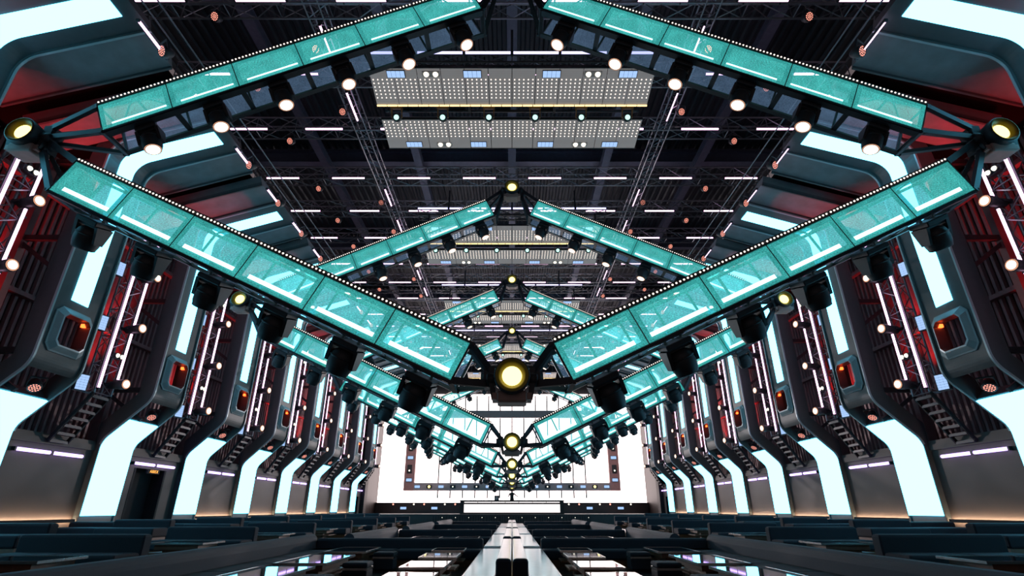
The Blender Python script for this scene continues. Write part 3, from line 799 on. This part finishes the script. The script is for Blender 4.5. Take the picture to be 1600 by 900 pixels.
# person behind the booth
def make_person(loc):
    J = {'pel': (0, 0, .95, .16), 'sp': (0, .02, 1.18, .15), 'ch': (0, .0, 1.38, .18), 'nk': (0, -.03, 1.53, .065), 'hd0': (0, -.05, 1.62, .085), 'hd': (0, -.06, 1.71, .10), 'top': (0, -.05, 1.79, .07),
         'ls': (-.21, 0, 1.44, .075), 'le': (-.34, -.08, 1.20, .05), 'lw': (-.36, -.32, 1.16, .035), 'lh': (-.36, -.42, 1.15, .04),
         'rs': (.21, 0, 1.44, .075), 're': (.42, -.05, 1.25, .05), 'rw': (.62, -.24, 1.15, .035), 'rh': (.68, -.32, 1.15, .04),
         'lhip': (-.11, 0, .88, .11), 'lk': (-.14, -.03, .48, .07), 'la': (-.15, .03, .09, .05), 'lt': (-.16, -.15, .05, .04),
         'rhip': (.11, 0, .88, .11), 'rk': (.14, -.03, .48, .07), 'ra': (.15, .03, .09, .05), 'rt': (.16, -.15, .05, .04)}
    for side, s in (('l', -1), ('r', 1)):
        hx, hy, hz, _ = J[side+'h']
        for f, (dx, L) in enumerate(((-.03, .07), (-.01, .085), (.012, .08), (.032, .06))): J[side+'f%d' % f] = (hx+dx, hy-L, hz-.02, .011)
        J[side+'th'] = (hx-s*.06, hy-.03, hz-.01, .013)
    E_ = [('pel', 'sp'), ('sp', 'ch'), ('ch', 'nk'), ('nk', 'hd0'), ('hd0', 'hd'), ('hd', 'top'), ('ch', 'ls'), ('ls', 'le'), ('le', 'lw'), ('lw', 'lh'), ('ch', 'rs'), ('rs', 're'), ('re', 'rw'), ('rw', 'rh'),
          ('pel', 'lhip'), ('lhip', 'lk'), ('lk', 'la'), ('la', 'lt'), ('pel', 'rhip'), ('rhip', 'rk'), ('rk', 'ra'), ('ra', 'rt')]
    for side in 'lr':
        E_ += [(side+'h', side+'f%d' % f) for f in range(4)]+[(side+'h', side+'th')]
    ks = list(J); me = bpy.data.meshes.new('person'); me.from_pydata([J[k][:3] for k in ks], [(ks.index(a), ks.index(c)) for a, c in E_], [])
    o = bpy.data.objects.new('person', me); COL.objects.link(o); o.location = loc
    sk = o.modifiers.new('skin', 'SKIN'); 
    for i, k in enumerate(ks):
        r = J[k][3]; me.skin_vertices[0].data[i].radius = (r, r)
    me.skin_vertices[0].data[0].use_root = True
    sd = o.modifiers.new('smooth', 'SUBSURF'); sd.levels = 2; sd.render_levels = 2
    me.materials.append(M['shirt'])
    tag(o, 'person in dark clothes standing behind the white booth, one arm reaching aside', 'person')
    b = MB(); b.lathe([(0, .105), (.05, .108), (.09, .085), (.115, .03)], (0, -.045, 1.72), (0, .25, 1), 12); b.build('hair', 'dark', o)
    b = MB(); b.box(-.045, -.02, -.165, -.15, 1.70, 1.712); b.box(.02, .045, -.165, -.15, 1.70, 1.712); b.lathe([(0, .012), (.03, .016)], (0, -.15, 1.67), (0, -1, 0), 8); b.box(-.03, .03, -.155, -.145, 1.63, 1.64); b.build('face_features', 'skin', o)
make_person((0, 53.9, -.42+.36))
b = MB(); b.box(-1.5, 1.5, 53.4+.42, 54.6, -.42, -.06); tag(b.build('booth_step', 'stage'), 'low black step behind the booth under the person', 'step')

# ------------------------------------------------------------------ seating
def banquette_x(name, x0, x1, y, top, fl, label, group, face=-1, mat='fabric', depth=.75):
    """sofa along x with its back at y; face=-1 seat towards the camera"""
    root = empty(name, ((x0+x1)/2, y, fl)); L = (x1-x0)/2; H = top-fl
    b = MB(); b.box(-L, L, -.14, .14, .0, H, 0, .06); b.build('backrest', mat, root)
    ys = sorted((face*.14, face*(.14+depth)))
    n = max(1, round((x1-x0)/1.4))
    for i in range(n):
        a = -L+i*2*L/n; b = MB(); b.box(a+.01, a+2*L/n-.01, ys[0], ys[1], .18, min(.44, H-.15), 0, .05); b.build('seat_cushion', mat, root)
    b = MB(); b.box(-L+.03, L-.03, ys[0]+.04, ys[1]-.04, 0, .18); b.build('plinth', 'wood', root)
    tag(root, label, 'sofa', group); return root
def banquette_y(name, x, y0, y1, top, fl, label, group, face=1, mat='fabriclight', depth=.75, r=.17):
    """long bench along y with a rounded bolster back at x"""
    root = empty(name, (x, (y0+y1)/2, fl)); L = (y1-y0)/2; H = top-fl
    prof = [(-r, .0), (-r, H-r)]+[(-r*math.cos(a), H-r+r*math.sin(a)) for a in [PI*k/8 for k in range(1, 8)]]+[(r, H-r), (r, 0)]
    b = MB(); vs = [(px, -L, pz) for px, pz in prof]+[(px, L, pz) for px, pz in prof]; n = len(prof)
    b.add(vs, [tuple(range(n)), tuple(range(2*n-1, n-1, -1))]+[(i, i+n, i+n+1, i+1) for i in range(n-1)], 0, False); b.build('bolster_back', mat, root)
    xs = sorted((face*r, face*(r+depth))); m = max(1, round((y1-y0)/1.5))
    for i in range(m):
        a = -L+i*2*L/m; b = MB(); b.box(xs[0], xs[1], a+.01, a+2*L/m-.01, .18, min(.44, H-.1), 0, .05); b.build('seat_cushion', 'fabric', root)
    b = MB(); b.box(xs[0]+.04, xs[1]-.04, -L+.03, L-.03, 0, .18); b.build('plinth', 'wood', root)
    tag(root, label, 'sofa', group); return root
def table(x0, x1, y0, y1, top, fl, label, group):
    root = empty('lounge_table', ((x0+x1)/2, (y0+y1)/2, fl)); hx, hy, h = (x1-x0)/2, (y1-y0)/2, top-fl
    b = MB(); b.box(-hx, hx, -hy, hy, h-.035, h); b.build('tabletop', 'gloss', root)
    b = MB()
    for s in (-1, 1): b.box(s*(hx+.006)-.008, s*(hx+.006)+.008, -hy-.014, hy+.014, h-.04, h+.004); b.box(-hx, hx, s*(hy+.006)-.008, s*(hy+.006)+.008, h-.04, h+.004)
    b.build('bright_edge', 'edge', root)
    b = MB(); b.box(-hx*.8, hx*.8, -hy*.86, hy*.86, h-.16, h-.035); b.box(-hx*.55, hx*.55, -hy*.7, hy*.7, 0, h-.16); b.build('pedestal', 'wood', root)
    b = MB(); b.box(-hx*.97, hx*.97, -hy*.95, hy*.95, h*.5-.03, h*.5); b.build('shelf', 'wood', root)
    tag(root, label, 'table', group)
def pouf(x, y, fl, label, group, sz=.27):
    root = empty('pouf', (x, y, fl))
    b = MB(); b.box(-sz, sz, -sz, sz, .04, .30, 0, .03); b.build('base_cube', 'fabric', root)
    b = MB(); b.box(-sz, sz, -sz, sz, .345, .45, 0, .035); b.build('seat_cushion', 'fabric', root)
    b = MB(); b.box(-sz-.005, sz+.005, -sz-.005, sz+.005, .30, .345); b.build('piping_band', 'edge', root)
    tag(root, label, 'pouf', group)
# central double bench
for i, (y0, y1) in enumerate(((10.1, 16.9), (18.0, 26.0), (27.0, 36.0), (37.0, 46.0))):
    nm = ORD[i]
    for sx, side in SIDES:
        root = empty('aisle_bench', (sx*.16, (y0+y1)/2, FLOOR)); L = (y1-y0)/2
        xs = sorted((-sx*.15, sx*.11)); b = MB(); b.box(xs[0], xs[1], -L, L, 0, .70, 0, .03); b.build('backrest', 'aisle', root)
        xs = sorted((-sx*.14, sx*.12)); b = MB(); b.box(xs[0], xs[1], -L-.14, -L-.01, 0, .72, 0, .05); b.build('end_cap', 'fabric', root)
        xs = sorted((sx*.13, sx*.72)); b = MB(); b.box(xs[0], xs[1], -L, L, .30, .44, 0, .03); b.build('seat', 'aisle', root)
        xs = sorted((sx*.13, sx*.62)); b = MB(); b.box(xs[0], xs[1], -L+.05, L-.05, 0, .30); b.build('plinth', 'wood', root)
        tag(root, 'pale glossy centre bench facing %s, %s from the camera' % (side, nm), 'bench', 'pale benches along the centre')
for sx, side in SIDES:
    # inner booths
    for i, (y, xo) in enumerate(((17.2, 6.0), (24.3, 5.0), (32.5, 4.6), (40.5, 4.4))):
        xa, xb = sorted((sx*.86, sx*(xo-.2)))
        banquette_x('sofa', xa, xb, y, -.80, FLOOR, 'navy sofa across the %s side of the centre bench, %s from the camera' % (side, ORD[i]), 'navy sofas beside the centre bench')
        y0 = (4.5, 17.6, 24.7, 32.9)[i]
        banquette_y('long_bench', sx*xo, y0, y-.0, (-.693, -.69, -.66, -.66)[i], FLOOR, 'long slate bolster bench on the %s, %s from the camera' % (side, ORD[i]), 'long slate bolster benches', face=-sx)
        # tables in the booth
        rows = ((8.75, 10.1), (10.95, 12.25), (13.1, 14.35), (15.2, 16.2)) if i == 0 else ((y-4.8, y-3.4), (y-3.0, y-1.6))
        for j, (a, c) in enumerate(rows):
            xa, xb = sorted((sx*1.28, sx*2.10))
            table(xa, xb, a, c, FLOOR+.5, FLOOR, 'glossy table by the centre bench, %s side, %s before the %s sofa' % (side, ORD[len(rows)-1-j], ORD[i]), 'glossy tables by the centre bench')
        rows = ((9.3, 11.1), (11.75, 13.85), (14.8, 16.5)) if i == 0 else ((y-4.6, y-3.2), (y-2.9, y-1.5))
        for j, (a, c) in enumerate(rows):
            o_ = xo-1.2; xa, xb = sorted((sx*(o_-1.05), sx*o_))
            table(xa, xb, a, c, FLOOR+.5, FLOOR, 'glossy table beside the %s bolster bench, %s side, %s before the sofa' % (ORD[i], side, ORD[len(rows)-1-j]), 'glossy tables by the bolster benches')
            if i < 2: pouf(sx*(o_-1.05-.36 if j != 1 or i else o_-1.05-.40), (a+c)/2-.1, FLOOR, 'dark stacked cushion pouf beside the %s glossy table from the %s sofa, %s' % (ORD[len(rows)-1-j], ORD[i], side), 'dark cushion poufs')
    # middle tier
    T1 = FLOOR+.25
    for i in range(7):
        y = 12.0+5.0*i
        xa, xb = sorted((sx*7.6, sx*10.2))
        banquette_x('sofa', xa, xb, y, -.48, T1, 'navy sofa on the middle tier on the %s, %s from the camera' % (side, ORD[i]), 'navy sofas on the middle tier')
        xa, xb = sorted((sx*7.9, sx*9.3))
        table(xa, xb, y-2.3, y-1.2, T1+.45, T1, 'black table on the middle tier on the %s in front of the %s sofa' % (side, ORD[i]), 'black tables on the middle tier')
    # outer tier against the wall
    T2 = FLOOR+.55
    for i in range(8):
        y = 13.0+4.5*i
        xa, xb = sorted((sx*10.45, sx*12.2))
        banquette_x('sofa', xa, xb, y, -.29-.002*i, T2, 'navy sofa on the upper tier by the %s wall, %s from the camera' % (side, ORD[i]), 'navy sofas on the upper tier')
        xa, xb = sorted((sx*12.3, sx*13.75))
        banquette_x('sofa', xa, xb, y+.25, -.36, T2, 'navy wall sofa tucked against the %s wall, %s from the camera' % (side, ORD[i]), 'navy sofas against the wall')

# ------------------------------------------------------------------ lamps that cannot be seen themselves
def light(kind, loc, energy, col, rot=None, **kw):
    l = bpy.data.lights.new('lamp_glow', kind); l.energy = energy; l.color = col
    for k_, v in kw.items(): setattr(l, k_, v)
    o = bpy.data.objects.new('lamp_glow', l); COL.objects.link(o); o.location = loc
    if rot: o.rotation_euler = rot
    return o
for n in NR:
    y = RB0+RBD*n
    for sx, side in SIDES:
        # red uplights standing behind the ribs, grazing the corrugated wall
        light('SPOT', (sx*14.72, y-1.15, 3.9), 1000, (1, .03, .03), rot=(PI-.12, sx*.02, 0), spot_size=1.1, spot_blend=.8, shadow_soft_size=.05)
        light('SPOT', (sx*14.8, y-1.0, 6.2), 300, (1, .03, .04), rot=(PI-.25, 0, 0), spot_size=1.5, spot_blend=.8, shadow_soft_size=.05)
        q = Vector((sx*.35, 1.0, 4.6)).to_track_quat('-Z', 'Y').to_euler()
        light('SPOT', (sx*13.85, y-1.85, 2.2), 650, (1, .03, .04), rot=q, spot_size=.55, spot_blend=.5, shadow_soft_size=.05)
        light('POINT', (sx*12.60, y-.1, 4.70), 3, (1, .05, .03), shadow_soft_size=.03)
        # red beam thrown on the soffit wings
        if n < 6: light('SPOT', (sx*12.2, y-1.4, 7.5), 280, (1, .06, .07), rot=(PI, 0, 0), spot_size=.9, spot_blend=.15, shadow_soft_size=.05)

# beams of the lamps on the stage frame, thrown into the hall
for sx in (-1, 1):
    for z in (4.05, 6.35, 8.65):
        q = Vector((-sx*21., -28., -1.2)).to_track_quat('-Z', 'Y').to_euler()
        light('SPOT', (sx*11.0, 59.2, z), 7500, (1, .83, .82), rot=q, spot_size=1.15, spot_blend=.9, shadow_soft_size=.15)
# added unseen spots under the roof, brightening the stage frame
for x in (-7, 7): light('SPOT', (x, 44, 14.5), 6000, (1, .72, .68), rot=(math.radians(55), 0, 0), spot_size=.75, spot_blend=.6, shadow_soft_size=.2)
# ------------------------------------------------------------------ world, camera, view
w = bpy.data.worlds.new('pink_fill'); S.world = w; w.use_nodes = True
bg = w.node_tree.nodes.get('Background') or w.node_tree.nodes.new('ShaderNodeBackground')
bg.inputs[0].default_value = (.5, .40, .42, 1); bg.inputs[1].default_value = .25  # added pinkish fill, entering by the open end behind the camera
cam = bpy.data.cameras.new('camera'); co = bpy.data.objects.new('camera', cam); COL.objects.link(co)
cam.sensor_width = 36; cam.lens = 807.48/1600*36; cam.clip_end = 300
co.location = (0, 0, 0); co.rotation_euler = (PI/2+.4043, 0, 0)
S.camera = co
S.view_settings.view_transform = 'Standard'; S.view_settings.look = 'None'; S.view_settings.gamma = 1; S.view_settings.use_curve_mapping = False
S.view_settings.exposure = 0.0
S.cycles.transparent_max_bounces = 32; S.cycles.max_bounces = 6; S.cycles.diffuse_bounces = 3
S.cycles.sample_clamp_indirect = 6
S.cycles.use_denoising = True
